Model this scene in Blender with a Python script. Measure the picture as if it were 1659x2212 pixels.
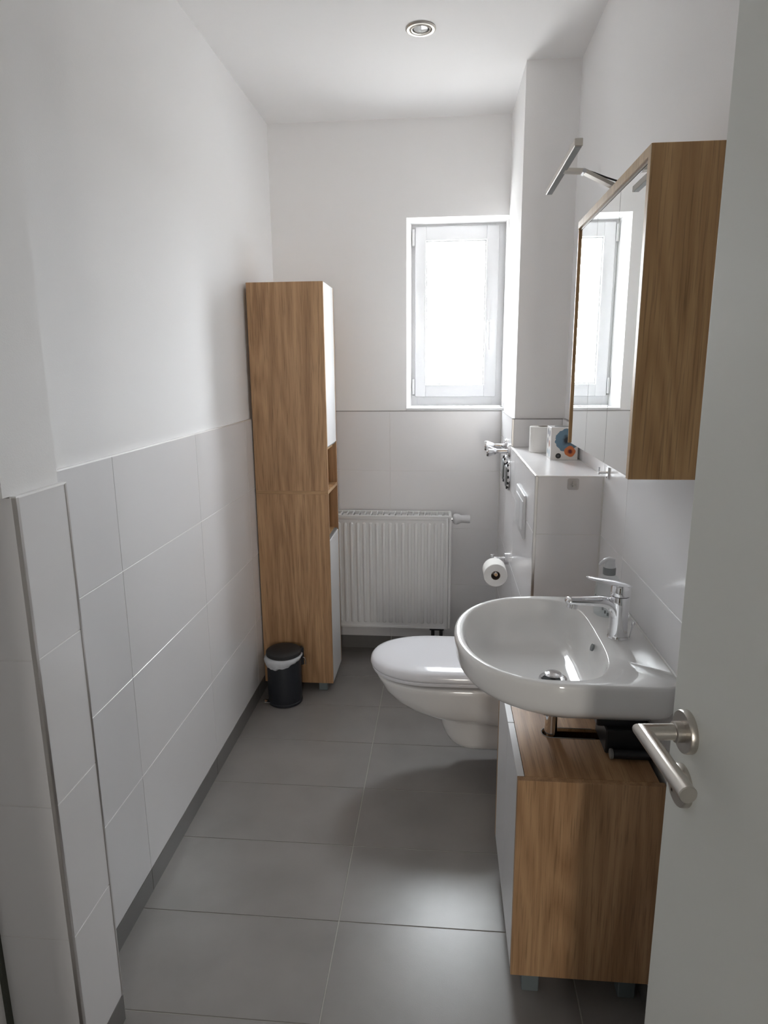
import bpy, bmesh, math, random
from mathutils import Vector, Matrix
random.seed(7)
for o in list(bpy.data.objects):
    bpy.data.objects.remove(o)
S = bpy.context.scene
COL = S.collection
PI = math.pi

# ------------------------------------------------------------ camera
pit, yaw, rol = math.radians(12.29), math.radians(5.21), math.radians(-0.48)
fw = Vector((-math.sin(yaw)*math.cos(pit), math.cos(yaw)*math.cos(pit), -math.sin(pit)))
rt = Vector((math.cos(yaw), math.sin(yaw), 0)); up = rt.cross(fw)
r2 = rt*math.cos(rol)+up*math.sin(rol); u2 = -rt*math.sin(rol)+up*math.cos(rol)
cam = bpy.data.objects.new('camera', bpy.data.cameras.new('camera'))
COL.objects.link(cam)
cam.matrix_world = Matrix(((r2.x, u2.x, -fw.x, 0), (r2.y, u2.y, -fw.y, 0), (r2.z, u2.z, -fw.z, 1.481), (0, 0, 0, 1)))
cam.data.sensor_fit = 'VERTICAL'; cam.data.sensor_height = 24.0
cam.data.lens = 24.0*1427.3/2212.0
cam.data.clip_start = 0.01
S.camera = cam

# ------------------------------------------------------------ light
W = bpy.data.worlds.new('overcast_sky'); S.world = W; W.use_nodes = True
bg = W.node_tree.nodes['Background']
# overcast sky above the horizon, duller ground below it
_nt = W.node_tree; _tc = _nt.nodes.new('ShaderNodeTexCoord'); _sp = _nt.nodes.new('ShaderNodeSeparateXYZ'); _cr = _nt.nodes.new('ShaderNodeValToRGB')
_nt.links.new(_tc.outputs['Generated'], _sp.inputs[0]); _ma = _nt.nodes.new('ShaderNodeMath'); _ma.operation = 'MULTIPLY_ADD'; _ma.inputs[1].default_value = 0.5; _ma.inputs[2].default_value = 0.5
_nt.links.new(_sp.outputs['Z'], _ma.inputs[0]); _nt.links.new(_ma.outputs[0], _cr.inputs['Fac']); _nt.links.new(_cr.outputs['Color'], bg.inputs['Color'])
_cr.color_ramp.elements[0].position = 0.49; _cr.color_ramp.elements[0].color = (0.30, 0.295, 0.29, 1)
_cr.color_ramp.elements[1].position = 0.51; _cr.color_ramp.elements[1].color = (0.94, 0.96, 1.0, 1)
bg.inputs['Strength'].default_value = 52.0
def area(name, loc, rot, sx, sy, power, color, portal=False):
    l = bpy.data.lights.new(name, 'AREA'); l.shape = 'RECTANGLE'; l.size = sx; l.size_y = sy
    l.energy = power; l.color = color
    o = bpy.data.objects.new(name, l); o.location = loc; o.rotation_euler = rot; COL.objects.link(o)
    if portal: l.cycles.is_portal = True
    return o
area('window_portal', (0.055, 3.56, 1.74), (-PI/2, 0, 0), 0.42, 0.86, 1, (1, 1, 1), True)
area('hall_light', (0.26, -2.6, 1.25), (PI/2, 0, 0), 0.24, 1.3, 25, (1.0, 0.95, 0.87))
S.view_settings.view_transform = 'Standard'
S.view_settings.look = 'None'
S.view_settings.gamma = 1.0
S.view_settings.use_curve_mapping = False
S.view_settings.exposure = 0.22
S.cycles.diffuse_bounces = 10
S.cycles.max_bounces = 14

# ------------------------------------------------------------ materials
def newmat(name):
    m = bpy.data.materials.new(name); m.use_nodes = True
    return m, m.node_tree, m.node_tree.nodes['Principled BSDF']
def plain(name, col, rough=0.5, metal=0.0, bump=0.0, bscale=200.0, spec=0.5, coat=0.0, var=0.0, vscale=4.0):
    m, nt, b = newmat(name)
    b.inputs['Base Color'].default_value = (*col, 1)
    b.inputs['Roughness'].default_value = rough
    b.inputs['Metallic'].default_value = metal
    b.inputs['Specular IOR Level'].default_value = spec
    if coat:
        b.inputs['Coat Weight'].default_value = coat; b.inputs['Coat Roughness'].default_value = 0.03
    tc = nt.nodes.new('ShaderNodeTexCoord')
    if bump:
        n = nt.nodes.new('ShaderNodeTexNoise'); n.inputs['Scale'].default_value = bscale; n.inputs['Detail'].default_value = 4
        nt.links.new(tc.outputs['Object'], n.inputs['Vector'])
        bp = nt.nodes.new('ShaderNodeBump'); bp.inputs['Strength'].default_value = bump; bp.inputs['Distance'].default_value = 0.001
        nt.links.new(n.outputs['Fac'], bp.inputs['Height']); nt.links.new(bp.outputs['Normal'], b.inputs['Normal'])
    if var:
        n = nt.nodes.new('ShaderNodeTexNoise'); n.inputs['Scale'].default_value = vscale; n.inputs['Detail'].default_value = 6
        nt.links.new(tc.outputs['Object'], n.inputs['Vector'])
        r = nt.nodes.new('ShaderNodeValToRGB')
        r.color_ramp.elements[0].position = 0.3; r.color_ramp.elements[1].position = 0.7
        r.color_ramp.elements[0].color = (*[c*(1-var) for c in col], 1); r.color_ramp.elements[1].color = (*[min(1, c*(1+var)) for c in col], 1)
        nt.links.new(n.outputs['Fac'], r.inputs['Fac']); nt.links.new(r.outputs['Color'], b.inputs['Base Color'])
    return m
def wood(name, axis, light, dark, seed=0.0):
    """oak laminate, grain running along the given axis"""
    m, nt, b = newmat(name)
    tc = nt.nodes.new('ShaderNodeTexCoord')
    def mp(sc, loc):
        k = nt.nodes.new('ShaderNodeMapping'); k.inputs['Scale'].default_value = sc; k.inputs['Location'].default_value = loc
        nt.links.new(tc.outputs['Object'], k.inputs['Vector']); return k
    def sc(a, l): return tuple(l if 'XYZ'[i] == axis else a for i in range(3))
    broad = nt.nodes.new('ShaderNodeTexNoise'); broad.inputs['Scale'].default_value = 1; broad.inputs['Detail'].default_value = 3; broad.inputs['Distortion'].default_value = 0.8
    nt.links.new(mp(sc(11, 1.1), (seed, seed*1.7, seed)).outputs[0], broad.inputs['Vector'])
    wv = nt.nodes.new('ShaderNodeTexNoise'); wv.inputs['Scale'].default_value = 1; wv.inputs['Detail'].default_value = 5; wv.inputs['Distortion'].default_value = 0.5
    nt.links.new(mp(sc(55, 2.4), (seed+3, seed, seed)).outputs[0], wv.inputs['Vector'])
    fine = nt.nodes.new('ShaderNodeTexNoise'); fine.inputs['Scale'].default_value = 1; fine.inputs['Detail'].default_value = 4
    nt.links.new(mp(sc(330, 9), (seed, seed+5, seed)).outputs[0], fine.inputs['Vector'])
    ma = nt.nodes.new('ShaderNodeMath'); ma.operation = 'MULTIPLY_ADD'; ma.inputs[1].default_value = 0.45
    nt.links.new(wv.outputs['Fac'], ma.inputs[0])
    m2 = nt.nodes.new('ShaderNodeMath'); m2.operation = 'MULTIPLY'; m2.inputs[1].default_value = 0.55
    nt.links.new(broad.outputs['Fac'], m2.inputs[0]); nt.links.new(m2.outputs[0], ma.inputs[2])
    fig = nt.nodes.new('ShaderNodeTexNoise'); fig.inputs['Scale'].default_value = 1; fig.inputs['Detail'].default_value = 1.5; fig.inputs['Distortion'].default_value = 0.3
    nt.links.new(mp(sc(7.5, 0.75), (seed+8, seed+2, seed+1)).outputs[0], fig.inputs['Vector'])
    fm = nt.nodes.new('ShaderNodeMath'); fm.operation = 'MULTIPLY'; fm.inputs[1].default_value = 22; nt.links.new(fig.outputs['Fac'], fm.inputs[0])
    fp_ = nt.nodes.new('ShaderNodeMath'); fp_.operation = 'PINGPONG'; fp_.inputs[1].default_value = 1.0; nt.links.new(fm.outputs[0], fp_.inputs[0])
    fa_ = nt.nodes.new('ShaderNodeMath'); fa_.operation = 'MULTIPLY_ADD'; fa_.inputs[1].default_value = 0.16; nt.links.new(fp_.outputs[0], fa_.inputs[0]); nt.links.new(ma.outputs[0], fa_.inputs[2]); ma = fa_
    r = nt.nodes.new('ShaderNodeValToRGB'); r.color_ramp.elements[0].position = 0.40; r.color_ramp.elements[1].position = 0.74
    r.color_ramp.elements[0].color = (*dark, 1); r.color_ramp.elements[1].color = (*light, 1)
    nt.links.new(ma.outputs[0], r.inputs['Fac'])
    pr = nt.nodes.new('ShaderNodeValToRGB'); pr.color_ramp.elements[0].position = 0.33; pr.color_ramp.elements[1].position = 0.48
    pr.color_ramp.elements[0].color = (0.62, 0.6, 0.58, 1); pr.color_ramp.elements[1].color = (1, 1, 1, 1)
    nt.links.new(fine.outputs['Fac'], pr.inputs['Fac'])
    mx = nt.nodes.new('ShaderNodeMix'); mx.data_type = 'RGBA'; mx.blend_type = 'MULTIPLY'; mx.inputs['Factor'].default_value = 0.8
    nt.links.new(r.outputs['Color'], mx.inputs['A']); nt.links.new(pr.outputs['Color'], mx.inputs['B'])
    nt.links.new(mx.outputs['Result'], b.inputs['Base Color'])
    b.inputs['Roughness'].default_value = 0.42
    bp = nt.nodes.new('ShaderNodeBump'); bp.inputs['Strength'].default_value = 0.25; bp.inputs['Distance'].default_value = 0.0006
    nt.links.new(fine.outputs['Fac'], bp.inputs['Height']); nt.links.new(bp.outputs['Normal'], b.inputs['Normal'])
    return m
M = {}
M['plaster'] = plain('plaster', (0.88, 0.872, 0.87), 0.85, bump=0.25, bscale=350, spec=0.2)
M['hall'] = plain('hall_paint', (0.30, 0.27, 0.23), 0.8, bump=0.2, bscale=300, spec=0.2)
M['tile'] = plain('wall_tile', (0.80, 0.792, 0.80), 0.22, bump=0.05, bscale=60, spec=0.45, var=0.012, vscale=3)
M['grout'] = plain('grout', (0.80, 0.79, 0.78), 0.9)
M['floor_tile'] = plain('floor_tile', (0.245, 0.230, 0.221), 0.30, bump=0.12, bscale=420, spec=0.5, var=0.10, vscale=5)
M['skirt'] = plain('skirting_tile', (0.17, 0.163, 0.158), 0.35, bump=0.1, bscale=420, var=0.07, vscale=5)
M['floor_grout'] = plain('floor_grout', (0.42, 0.40, 0.37), 0.9, bump=0.3, bscale=600)
M['trim_light'] = plain('trim_bright', (0.88, 0.87, 0.86), 0.4, 0.6)
M['trim_dark'] = plain('trim_joint', (0.30, 0.29, 0.285), 0.5)
M['trim'] = plain('trim_metal', (0.62, 0.60, 0.58), 0.28, 1.0)
M['oak'] = wood('oak_vertical', 'Z', (0.53, 0.325, 0.170), (0.31, 0.165, 0.075))
M['oak_y'] = wood('oak_along', 'Y', (0.53, 0.325, 0.170), (0.31, 0.165, 0.075), 2.0)
M['oak_lifted'] = wood('oak_lifted', 'Z', (0.66, 0.42, 0.20), (0.44, 0.25, 0.105), 5.0)  # same oak, colour brightened to make up for missing front light
M['oak_edge'] = wood('oak_edge', 'Z', (0.68, 0.50, 0.30), (0.55, 0.38, 0.21), 3.0)
M['oak_x'] = wood('oak_cross', 'X', (0.48, 0.30, 0.150), (0.32, 0.175, 0.080), 9.0)
M['white'] = plain('white_lacquer', (0.76, 0.76, 0.77), 0.3, spec=0.5)
M['door'] = plain('door_white', (0.74, 0.755, 0.72), 0.42, bump=0.06, bscale=90, spec=0.4)
M['upvc'] = plain('white_plastic', (0.66, 0.66, 0.67), 0.3)
M['radiator'] = plain('radiator_enamel', (0.78, 0.78, 0.78), 0.32)
M['ceramic'] = plain('ceramic', (0.78, 0.775, 0.765), 0.06, spec=0.6, coat=0.4)
M['seat'] = plain('seat_plastic', (0.76, 0.76, 0.79), 0.10, spec=0.55)
M['chrome'] = plain('chrome', (0.84, 0.84, 0.86), 0.05, 1.0)
M['steel'] = plain('brushed_steel', (0.56, 0.53, 0.49), 0.30, 1.0, bump=0.05, bscale=500)
M['black'] = plain('black_plastic', (0.014, 0.015, 0.018), 0.42)
M['bin'] = plain('bin_enamel', (0.016, 0.019, 0.026), 0.5)
M['binlid'] = plain('bin_lid', (0.026, 0.026, 0.028), 0.6)
M['dark'] = plain('void_shade', (0.01, 0.01, 0.01), 0.8)  # near-black colour standing in for shade inside gaps and holes
M['liner'] = plain('liner', (0.60, 0.62, 0.66), 0.4)
M['paper'] = plain('paper', (0.82, 0.80, 0.77), 0.95, bump=0.4, bscale=300)
M['board'] = plain('cardboard_core', (0.20, 0.15, 0.11), 0.9)
M['foot'] = plain('foot_plastic', (0.16, 0.19, 0.20), 0.4)
M['silicone'] = plain('silicone', (0.72, 0.71, 0.69), 0.4)
M['mirror'] = plain('mirror', (0.90, 0.92, 0.915), 0.0, 1.0)
M['greyplastic'] = plain('grey_plastic', (0.22, 0.23, 0.23), 0.4)
M['hookpad'] = plain('clear_pad', (0.55, 0.53, 0.52), 0.25)
M['lens'] = plain('lamp_lens', (0.55, 0.56, 0.56), 0.12, spec=0.8, coat=0.5)
M['gap'] = plain('dark_seal', (0.07, 0.075, 0.06), 0.8)  # dark grey-green sealing strip, its own colour
# clear bottle
m, nt, b = newmat('clear_plastic'); b.inputs['Base Color'].default_value = (0.86, 0.88, 0.89, 1); b.inputs['Roughness'].default_value = 0.08
tr = nt.nodes.new('ShaderNodeBsdfTransparent'); tr.inputs['Color'].default_value = (0.93, 0.95, 0.955, 1); ms = nt.nodes.new('ShaderNodeMixShader'); ms.inputs['Fac'].default_value = 0.16
nt.links.new(tr.outputs[0], ms.inputs[1]); nt.links.new(b.outputs[0], ms.inputs[2]); nt.links.new(ms.outputs[0], nt.nodes['Material Output'].inputs['Surface'])
M['clear'] = m
# window glass: lets the overcast sky through, with a faint reflection
m, nt, b = newmat('window_glass'); nt.nodes.remove(b)
out = nt.nodes['Material Output']; tr = nt.nodes.new('ShaderNodeBsdfTransparent'); gl = nt.nodes.new('ShaderNodeBsdfGlossy')
tr.inputs['Color'].default_value = (0.95, 0.97, 0.97, 1); gl.inputs['Roughness'].default_value = 0.25
ms = nt.nodes.new('ShaderNodeMixShader'); ms.inputs['Fac'].default_value = 0.05
nt.links.new(tr.outputs[0], ms.inputs[1]); nt.links.new(gl.outputs[0], ms.inputs[2]); nt.links.new(ms.outputs[0], out.inputs['Surface'])
M['glass'] = m
def blotch(name, spots, ua, ub):
    """white card printed with watercolour blots; spots = (u, v, r, inner, outer) in object space"""
    m, nt, b = newmat(name); b.inputs['Roughness'].default_value = 0.35
    tc = nt.nodes.new('ShaderNodeTexCoord'); sp = nt.nodes.new('ShaderNodeSeparateXYZ')
    nz = nt.nodes.new('ShaderNodeTexNoise'); nz.inputs['Scale'].default_value = 60; nz.inputs['Detail'].default_value = 4
    nt.links.new(tc.outputs['Object'], sp.inputs[0]); nt.links.new(tc.outputs['Object'], nz.inputs['Vector'])
    cur = None
    for (u, v, r, inner, outer) in spots:
        d = []
        for ax, cc in ((ua, u), (ub, v)):
            s = nt.nodes.new('ShaderNodeMath'); s.operation = 'SUBTRACT'; s.inputs[1].default_value = cc
            nt.links.new(sp.outputs[ax], s.inputs[0])
            q = nt.nodes.new('ShaderNodeMath'); q.operation = 'MULTIPLY'; nt.links.new(s.outputs[0], q.inputs[0]); nt.links.new(s.outputs[0], q.inputs[1]); d.append(q)
        a = nt.nodes.new('ShaderNodeMath'); nt.links.new(d[0].outputs[0], a.inputs[0]); nt.links.new(d[1].outputs[0], a.inputs[1])
        sq = nt.nodes.new('ShaderNodeMath'); sq.operation = 'SQRT'; nt.links.new(a.outputs[0], sq.inputs[0])
        dv = nt.nodes.new('ShaderNodeMath'); dv.operation = 'DIVIDE'; dv.inputs[1].default_value = r; nt.links.new(sq.outputs[0], dv.inputs[0])
        wb = nt.nodes.new('ShaderNodeMath'); wb.operation = 'MULTIPLY_ADD'; wb.inputs[1].default_value = 0.5; nt.links.new(nz.outputs['Fac'], wb.inputs[0]); nt.links.new(dv.outputs[0], wb.inputs[2])
        cr = nt.nodes.new('ShaderNodeValToRGB'); e = cr.color_ramp.elements
        e[0].position = 0.45; e[0].color = (*inner, 1); e[1].position = 0.75; e[1].color = (*outer, 1)
        nt.links.new(wb.outputs[0], cr.inputs['Fac'])
        mk = nt.nodes.new('ShaderNodeMath'); mk.operation = 'LESS_THAN'; mk.inputs[1].default_value = 1.25; nt.links.new(wb.outputs[0], mk.inputs[0])
        mx = nt.nodes.new('ShaderNodeMix'); mx.data_type = 'RGBA'; nt.links.new(mk.outputs[0], mx.inputs['Factor'])
        if cur is None: mx.inputs['A'].default_value = (0.74, 0.72, 0.70, 1)
        else: nt.links.new(cur, mx.inputs['A'])
        nt.links.new(cr.outputs['Color'], mx.inputs['B']); cur = mx.outputs['Result']
    nt.links.new(cur, b.inputs['Base Color'])
    return m

# ------------------------------------------------------------ helpers
def base_of(p):
    v = Vector((0, 0, 0))
    while p is not None:
        v += p.location; p = p.parent
    return v
def thing(name, label, cat, loc, group=None):
    o = bpy.data.objects.new(name, None); COL.objects.link(o); o.location = loc
    o.empty_display_size = 0.05; o['label'] = label; o['category'] = cat
    if group: o['group'] = group
    return o
def tag(o, label, cat, group=None):
    o['label'] = label; o['category'] = cat
    if group: o['group'] = group
    return o
def struct(name, loc=(0, 0, 0)):
    o = bpy.data.objects.new(name, None); COL.objects.link(o); o.location = loc; o['kind'] = 'structure'; return o
class MB:
    """collects shapes in world coordinates, builds one mesh object"""
    def __init__(s): s.bm = bmesh.new()
    def box(s, lo, hi, bev=0.0, seg=1, mat=None):
        lo = Vector(lo); hi = Vector(hi)
        r = bmesh.ops.create_cube(s.bm, size=1.0)
        for v in r['verts']:
            v.co = Vector([(lo[i]+hi[i])/2+v.co[i]*(hi[i]-lo[i]) for i in range(3)])
        if bev:
            es = list({e for v in r['verts'] for e in v.link_edges})
            rr = bmesh.ops.bevel(s.bm, geom=es, offset=bev, segments=seg, affect='EDGES', profile=0.5)
        return s
    def rings(s, rs, cap0=True, cap1=True, closed=True):
        V = [[s.bm.verts.new(p) for p in r] for r in rs]
        n = len(V[0])
        for a, b in zip(V, V[1:]):
            for i in range(n if closed else n-1):
                j = (i+1) % n
                s.bm.faces.new((a[i], a[j], b[j], b[i]))
        if cap0: s.bm.faces.new(list(reversed(V[0])))
        if cap1: s.bm.faces.new(V[-1])
        return s
    def lathe(s, org, axis, prof, seg=32, cap0=True, cap1=True):
        a = Vector(axis).normalized(); t = Vector((0, 0, 1)) if abs(a.z) < 0.9 else Vector((1, 0, 0))
        e1 = a.cross(t).normalized(); e2 = a.cross(e1)
        org = Vector(org)
        rs = [[org+a*h+(e1*math.cos(2*PI*i/seg)+e2*math.sin(2*PI*i/seg))*max(r, 1e-5) for i in range(seg)] for r, h in prof]
        return s.rings(rs, cap0, cap1)
    def cyl(s, p0, p1, r, seg=24, bev=0.0):
        p0 = Vector(p0); p1 = Vector(p1); L = (p1-p0).length
        if bev: pr = [(r-bev, 0), (r, bev), (r, L-bev), (r-bev, L)]
        else: pr = [(r, 0), (r, L)]
        return s.lathe(p0, p1-p0, pr, seg)
    def tube(s, pts, rad, seg=16, flat=1.0, upv=None):
        """sweep; rad is a number or list; flat scales the section along the 2nd axis"""
        P = [Vector(p) for p in pts]; n = len(P)
        R = rad if isinstance(rad, (list, tuple)) else [rad]*n
        rs = []
        T = [(P[min(i+1, n-1)]-P[max(i-1, 0)]).normalized() for i in range(n)]
        u = Vector(upv) if upv else (Vector((0, 0, 1)) if abs(T[0].z) < 0.9 else Vector((0, 1, 0)))
        for i in range(n):
            e1 = (u-T[i]*u.dot(T[i])).normalized(); e2 = T[i].cross(e1); u = e1
            ra, rb = R[i] if isinstance(R[i], (list, tuple)) else (R[i], R[i]*flat)
            rs.append([P[i]+e1*ra*math.cos(2*PI*k/seg)+e2*rb*math.sin(2*PI*k/seg) for k in range(seg)])
        return s.rings(rs)
    def poly(s, pts, d):
        """extrude a planar polygon by vector d"""
        d = Vector(d); a = [Vector(p) for p in pts]
        return s.rings([a, [p+d for p in a]])
    def build(s, name, mat, parent=None, smooth=False, loc=None, sharp=35, kind=None, label=None):
        bmesh.ops.recalc_face_normals(s.bm, faces=s.bm.faces)
        b = base_of(parent) if parent is not None else Vector(loc or (0, 0, 0))
        for v in s.bm.verts: v.co -= b
        me = bpy.data.meshes.new(name)
        if smooth:
            for f in s.bm.faces: f.smooth = True
            for e in s.bm.edges:
                if len(e.link_faces) == 2 and e.calc_face_angle(0) > math.radians(sharp): e.smooth = False
        s.bm.to_mesh(me); s.bm.free()
        if isinstance(mat, (list, tuple)):
            for q in mat: me.materials.append(q)
        else: me.materials.append(mat)
        o = bpy.data.objects.new(name, me); COL.objects.link(o)
        if parent is not None: o.parent = parent
        else: o.location = b
        if kind: o['kind'] = kind
        if label: o['label'] = label
        return o
def arc(c, r, a0, a1, n, fn):
    return [fn(c[0]+r*math.cos(math.radians(a0+(a1-a0)*i/n)), c[1]+r*math.sin(math.radians(a0+(a1-a0)*i/n))) for i in range(n+1)]

G = 0.0022
def tiles(parent, ax, face, sgn, us, zs, mat='tile', thick=0.0085, name='tile'):
    """one object per tile; ax = normal axis; face = front plane; sgn = side the room is on"""
    for u0, u1 in zip(us, us[1:]):
        for z0, z1 in zip(zs, zs[1:]):
            j = random.uniform(-0.00012, 0.00012)
            f = face+j; bk = face-sgn*thick
            a, b = min(f, bk), max(f, bk)
            g = G/2
            if ax == 'X': lo = (a, u0+g, z0+g); hi = (b, u1-g, z1-g)
            elif ax == 'Y': lo = (u0+g, a, z0+g); hi = (u1-g, b, z1-g)
            else: lo = (u0+g, z0+g, a); hi = (u1-g, z1-g, b)
            MB().box(lo, hi, 0.0006).build(name, M[mat], parent)
def slab(parent, name, lo, hi, mat, bev=0.0):
    return MB().box(lo, hi, bev).build(name, M[mat], parent)

# ------------------------------------------------------------ dimensions
XL, XP, XC, XR, D, H = -0.828, -0.726, 0.283, 0.487, 3.325, 2.597
YC, YL, ZL, WT = 2.792, 2.037, 1.154, 1.270
PX = 0.010                      # tiles stand proud of the plaster by this
ZS = [0.07, 0.37, 0.67, 0.97, 1.27]

# ------------------------------------------------------------ room shell
fl = MB().box((-1.9, -3.2, -0.12), (1.9, 3.6, -0.0015)).build('floor', M['floor_grout'], None); fl['kind'] = 'structure'
xs = [-0.878, -0.272, 0.334, 0.50]
ys = [0.03, 0.337, 0.631, 0.925, 1.219, 1.513, 1.807, 2.101, 2.395, 2.689, 2.983, 3.277, 3.335]
G = 0.003
tiles(fl, 'Z', 0.0, 1, [-0.89, -0.878+0.002, -0.272, 0.334, 0.50], ys, 'floor_tile', 0.008)
hy = [-3.0+0.6*i for i in range(6)]
tiles(fl, 'Z', 0.0, 1, [-1.5, -0.9, -0.3, 0.3, 0.9, 1.5], [-2.97, -2.37, -1.77, -1.17, -0.57, 0.03], 'floor_tile', 0.008)
G = 0.0022
ce = MB().box((-1.9, -3.2, H), (1.9, 3.7, H+0.15)).build('ceiling', M['plaster'], None); ce['kind'] = 'structure'

# left wall
wl = MB().box((-1.1, 1.1, 0), (XL-PX, D+0.3, H)).build('wall_left', M['plaster'], None); wl['kind'] = 'structure'
slab(wl, 'grout', (XL-PX, 1.19, 0.0), (XL-0.0014, D+PX, WT-0.002), 'grout')
tiles(wl, 'X', XL, 1, [1.205, 1.580, 2.150, 2.720, D], ZS)
slab(wl, 'edge_trim', (XL-PX-0.001, 1.19, WT-0.0015), (XL+0.0006, D, WT+0.0022), 'trim_light')
# back wall with the window opening
WX0, WX1, WZ0, WZ1 = -0.186, XC+PX, 1.282, 2.172
mb = MB()
mb.box((-1.1, D+PX, 0), (WX0, D+0.42, H)); mb.box((WX0, D+PX, 0), (0.9, D+0.42, WZ0)); mb.box((WX0, D+PX, WZ1), (0.9, D+0.42, H)); mb.box((WX1, D+PX, WZ0), (0.9, D+0.42, WZ1))
wb = mb.build('wall_back', M['plaster'], None); wb['kind'] = 'structure'
slab(wb, 'grout', (XL, D+0.0014, 0), (XC, D+PX, WT-0.002), 'grout')
tiles(wb, 'Y', D, -1, [XL, -0.270, XC], ZS)
slab(wb, 'edge_trim', (XL, D-0.0006, WT-0.0015), (XC, D+PX+0.001, WT+0.0022), 'trim_dark')
# right wall
wr = MB().box((XR+PX, -0.08, 0), (0.9, D+0.05, H)).build('wall_right', M['plaster'], None); wr['kind'] = 'structure'
slab(wr, 'grout', (XR+0.0014, 0.0, 0), (XR+PX, YC, WT-0.002), 'grout')
tiles(wr, 'X', XR, -1, [0.03, 0.606, 1.191, 1.776, YL], ZS)
tiles(wr, 'X', XR, -1, [YL, 2.361, YC], [ZL, WT])
slab(wr, 'edge_trim', (XR-0.0006, 0.0, WT-0.0015), (XR+PX+0.001, YC, WT+0.0022), 'trim_dark')
# column behind the toilet
wc = MB().box((XC+PX, YC+PX, 0), (XR+PX+0.02, D+PX+0.02, H)).build('wall_column', M['plaster'], None); wc['kind'] = 'structure'
slab(wc, 'grout', (XC+0.0014, YC+0.0014, ZL), (XR+PX, D+PX, WT-0.002), 'grout')
tiles(wc, 'X', XC, -1, [YC, D], [ZL, WT]); tiles(wc, 'Y', YC, -1, [XC+0.002, XR], [ZL, WT])
slab(wc, 'edge_trim', (XC-0.0006, YC-0.0006, WT-0.0015), (XR, YC+PX+0.001, WT+0.0022), 'trim_dark')
slab(wc, 'edge_trim', (XC-0.0006, YC, WT-0.0015), (XC+PX+0.001, D, WT+0.0022), 'trim_dark')
slab(wc, 'corner_trim', (XC-0.001, YC-0.001, ZL+0.001), (XC+0.007, YC+0.006, WT), 'trim', 0.001)
# low boxing that hides the cistern
wx = MB().box((XC+0.0014, YL+0.0014, 0), (XR+PX, D+PX, ZL-0.0014)).build('wall_boxing', M['grout'], None); wx['kind'] = 'structure'
zb = [0.07, 0.37, 0.67, 0.97, ZL]
tiles(wx, 'X', XC, -1, [YL+0.004, 2.640, 3.000, D], zb, thick=0.0012)
tiles(wx, 'Y', YL, -1, [XC+0.004, XR], zb, thick=0.0012)
tiles(wx, 'Z', ZL, 1, [XC+0.004, XR], [YL+0.004, 2.37, YC], thick=0.0012)
slab(wx, 'corner_trim', (XC-0.0012, YL-0.0012, 0.0), (XC+0.008, YL+0.008, ZL+0.0008), 'trim', 0.0012)
slab(wx, 'edge_trim', (XC-0.0012, YL, ZL-0.006), (XC+0.0055, YC, ZL+0.001), 'trim_light', 0.001)
slab(wx, 'edge_trim', (XC, YL-0.0012, ZL-0.003), (XR, YL+0.004, ZL+0.001), 'trim_light', 0.001)
slab(wx, 'silicone_joint', (XR-0.004, YL-0.004, 0.07), (XR, YL, ZL), 'silicone')
slab(wx, 'silicone_joint', (XC-0.003, D-0.003, 0.07), (XC, D, WT), 'silicone')
# pilaster on the left, next to the camera
P0, P1 = 1.045, 1.199
wp = MB().box((-1.1, P0-0.019, 0), (XP-PX, P1-PX, H)).build('wall_pilaster', M['plaster'], None); wp['kind'] = 'structure'
# cut the lower front face back so the plaster bead overhangs the tiles
wp.data.clear_geometry()
mb = MB(); mb.box((-1.1, P0-0.019, WT+0.002), (XP-PX, P1-PX, H)); mb.box((-1.1, P0+PX, 0), (XP-PX, P1-PX, WT+0.002))
bmesh.ops.recalc_face_normals(mb.bm, faces=mb.bm.faces); mb.bm.to_mesh(wp.data); mb.bm.free(); wp.data.materials.append(M['plaster'])
slab(wp, 'grout', (-0.89, P0+0.0014, 0), (XP-0.0014, P1, WT-0.002), 'grout')
tiles(wp, 'X', XP, 1, [P0+0.004, P1-0.004], ZS); tiles(wp, 'Y', P0, -1, [-0.882, XP-0.004], ZS)
slab(wp, 'edge_trim', (XP-PX-0.001, P0, WT-0.002), (XP+0.0008, P1, WT+0.002), 'trim_light')
slab(wp, 'corner_trim', (XP-0.008, P0-0.001, 0), (XP+0.001, P0+0.008, WT), 'trim', 0.001)
slab(wp, 'corner_trim', (XP-0.008, P1-0.006, 0), (XP+0.001, P1+0.001, WT), 'trim', 0.001)
# wall beside the camera and the wall with the doorway behind it
wn = MB().box((-1.1, -0.2, 0), (-0.885, P0+0.005, H)).build('wall_near', M['plaster'], None); wn['kind'] = 'structure'
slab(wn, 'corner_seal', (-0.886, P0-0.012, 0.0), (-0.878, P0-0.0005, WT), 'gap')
mb = MB()
mb.box((-1.1, -0.2, 0), (-0.45, -0.08, H)); mb.box((0.44, -0.2, 0), (0.9, -0.08, H)); mb.box((-0.45, -0.2, 2.09), (0.44, -0.08, H))
wf = mb.build('wall_front', M['plaster'], None); wf['kind'] = 'structure'
mb = MB()
mb.box((-0.50, -0.215, 0), (-0.42, -0.065, 2.13), 0.003); mb.box((0.40, -0.215, 0), (0.48, -0.065, 2.13), 0.003); mb.box((-0.50, -0.215, 2.05), (0.48, -0.065, 2.13), 0.003)
t1 = mb.build('trim_1', M['door'], None); t1['kind'] = 'structure'
# hallway outside the door
mb = MB()
mb.box((-1.7, -3.1, 0), (-1.6, -0.1, H)); mb.box((1.5, -3.1, 0), (1.6, -0.1, H)); mb.box((-1.7, -3.1, 0), (1.6, -3.0, H)); mb.box((-1.7, -0.2, 0), (-1.1, -0.1, H)); mb.box((0.9, -0.2, 0), (1.6, -0.1, H))
wh = mb.build('wall_hall', M['hall'], None); wh['kind'] = 'structure'

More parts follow.
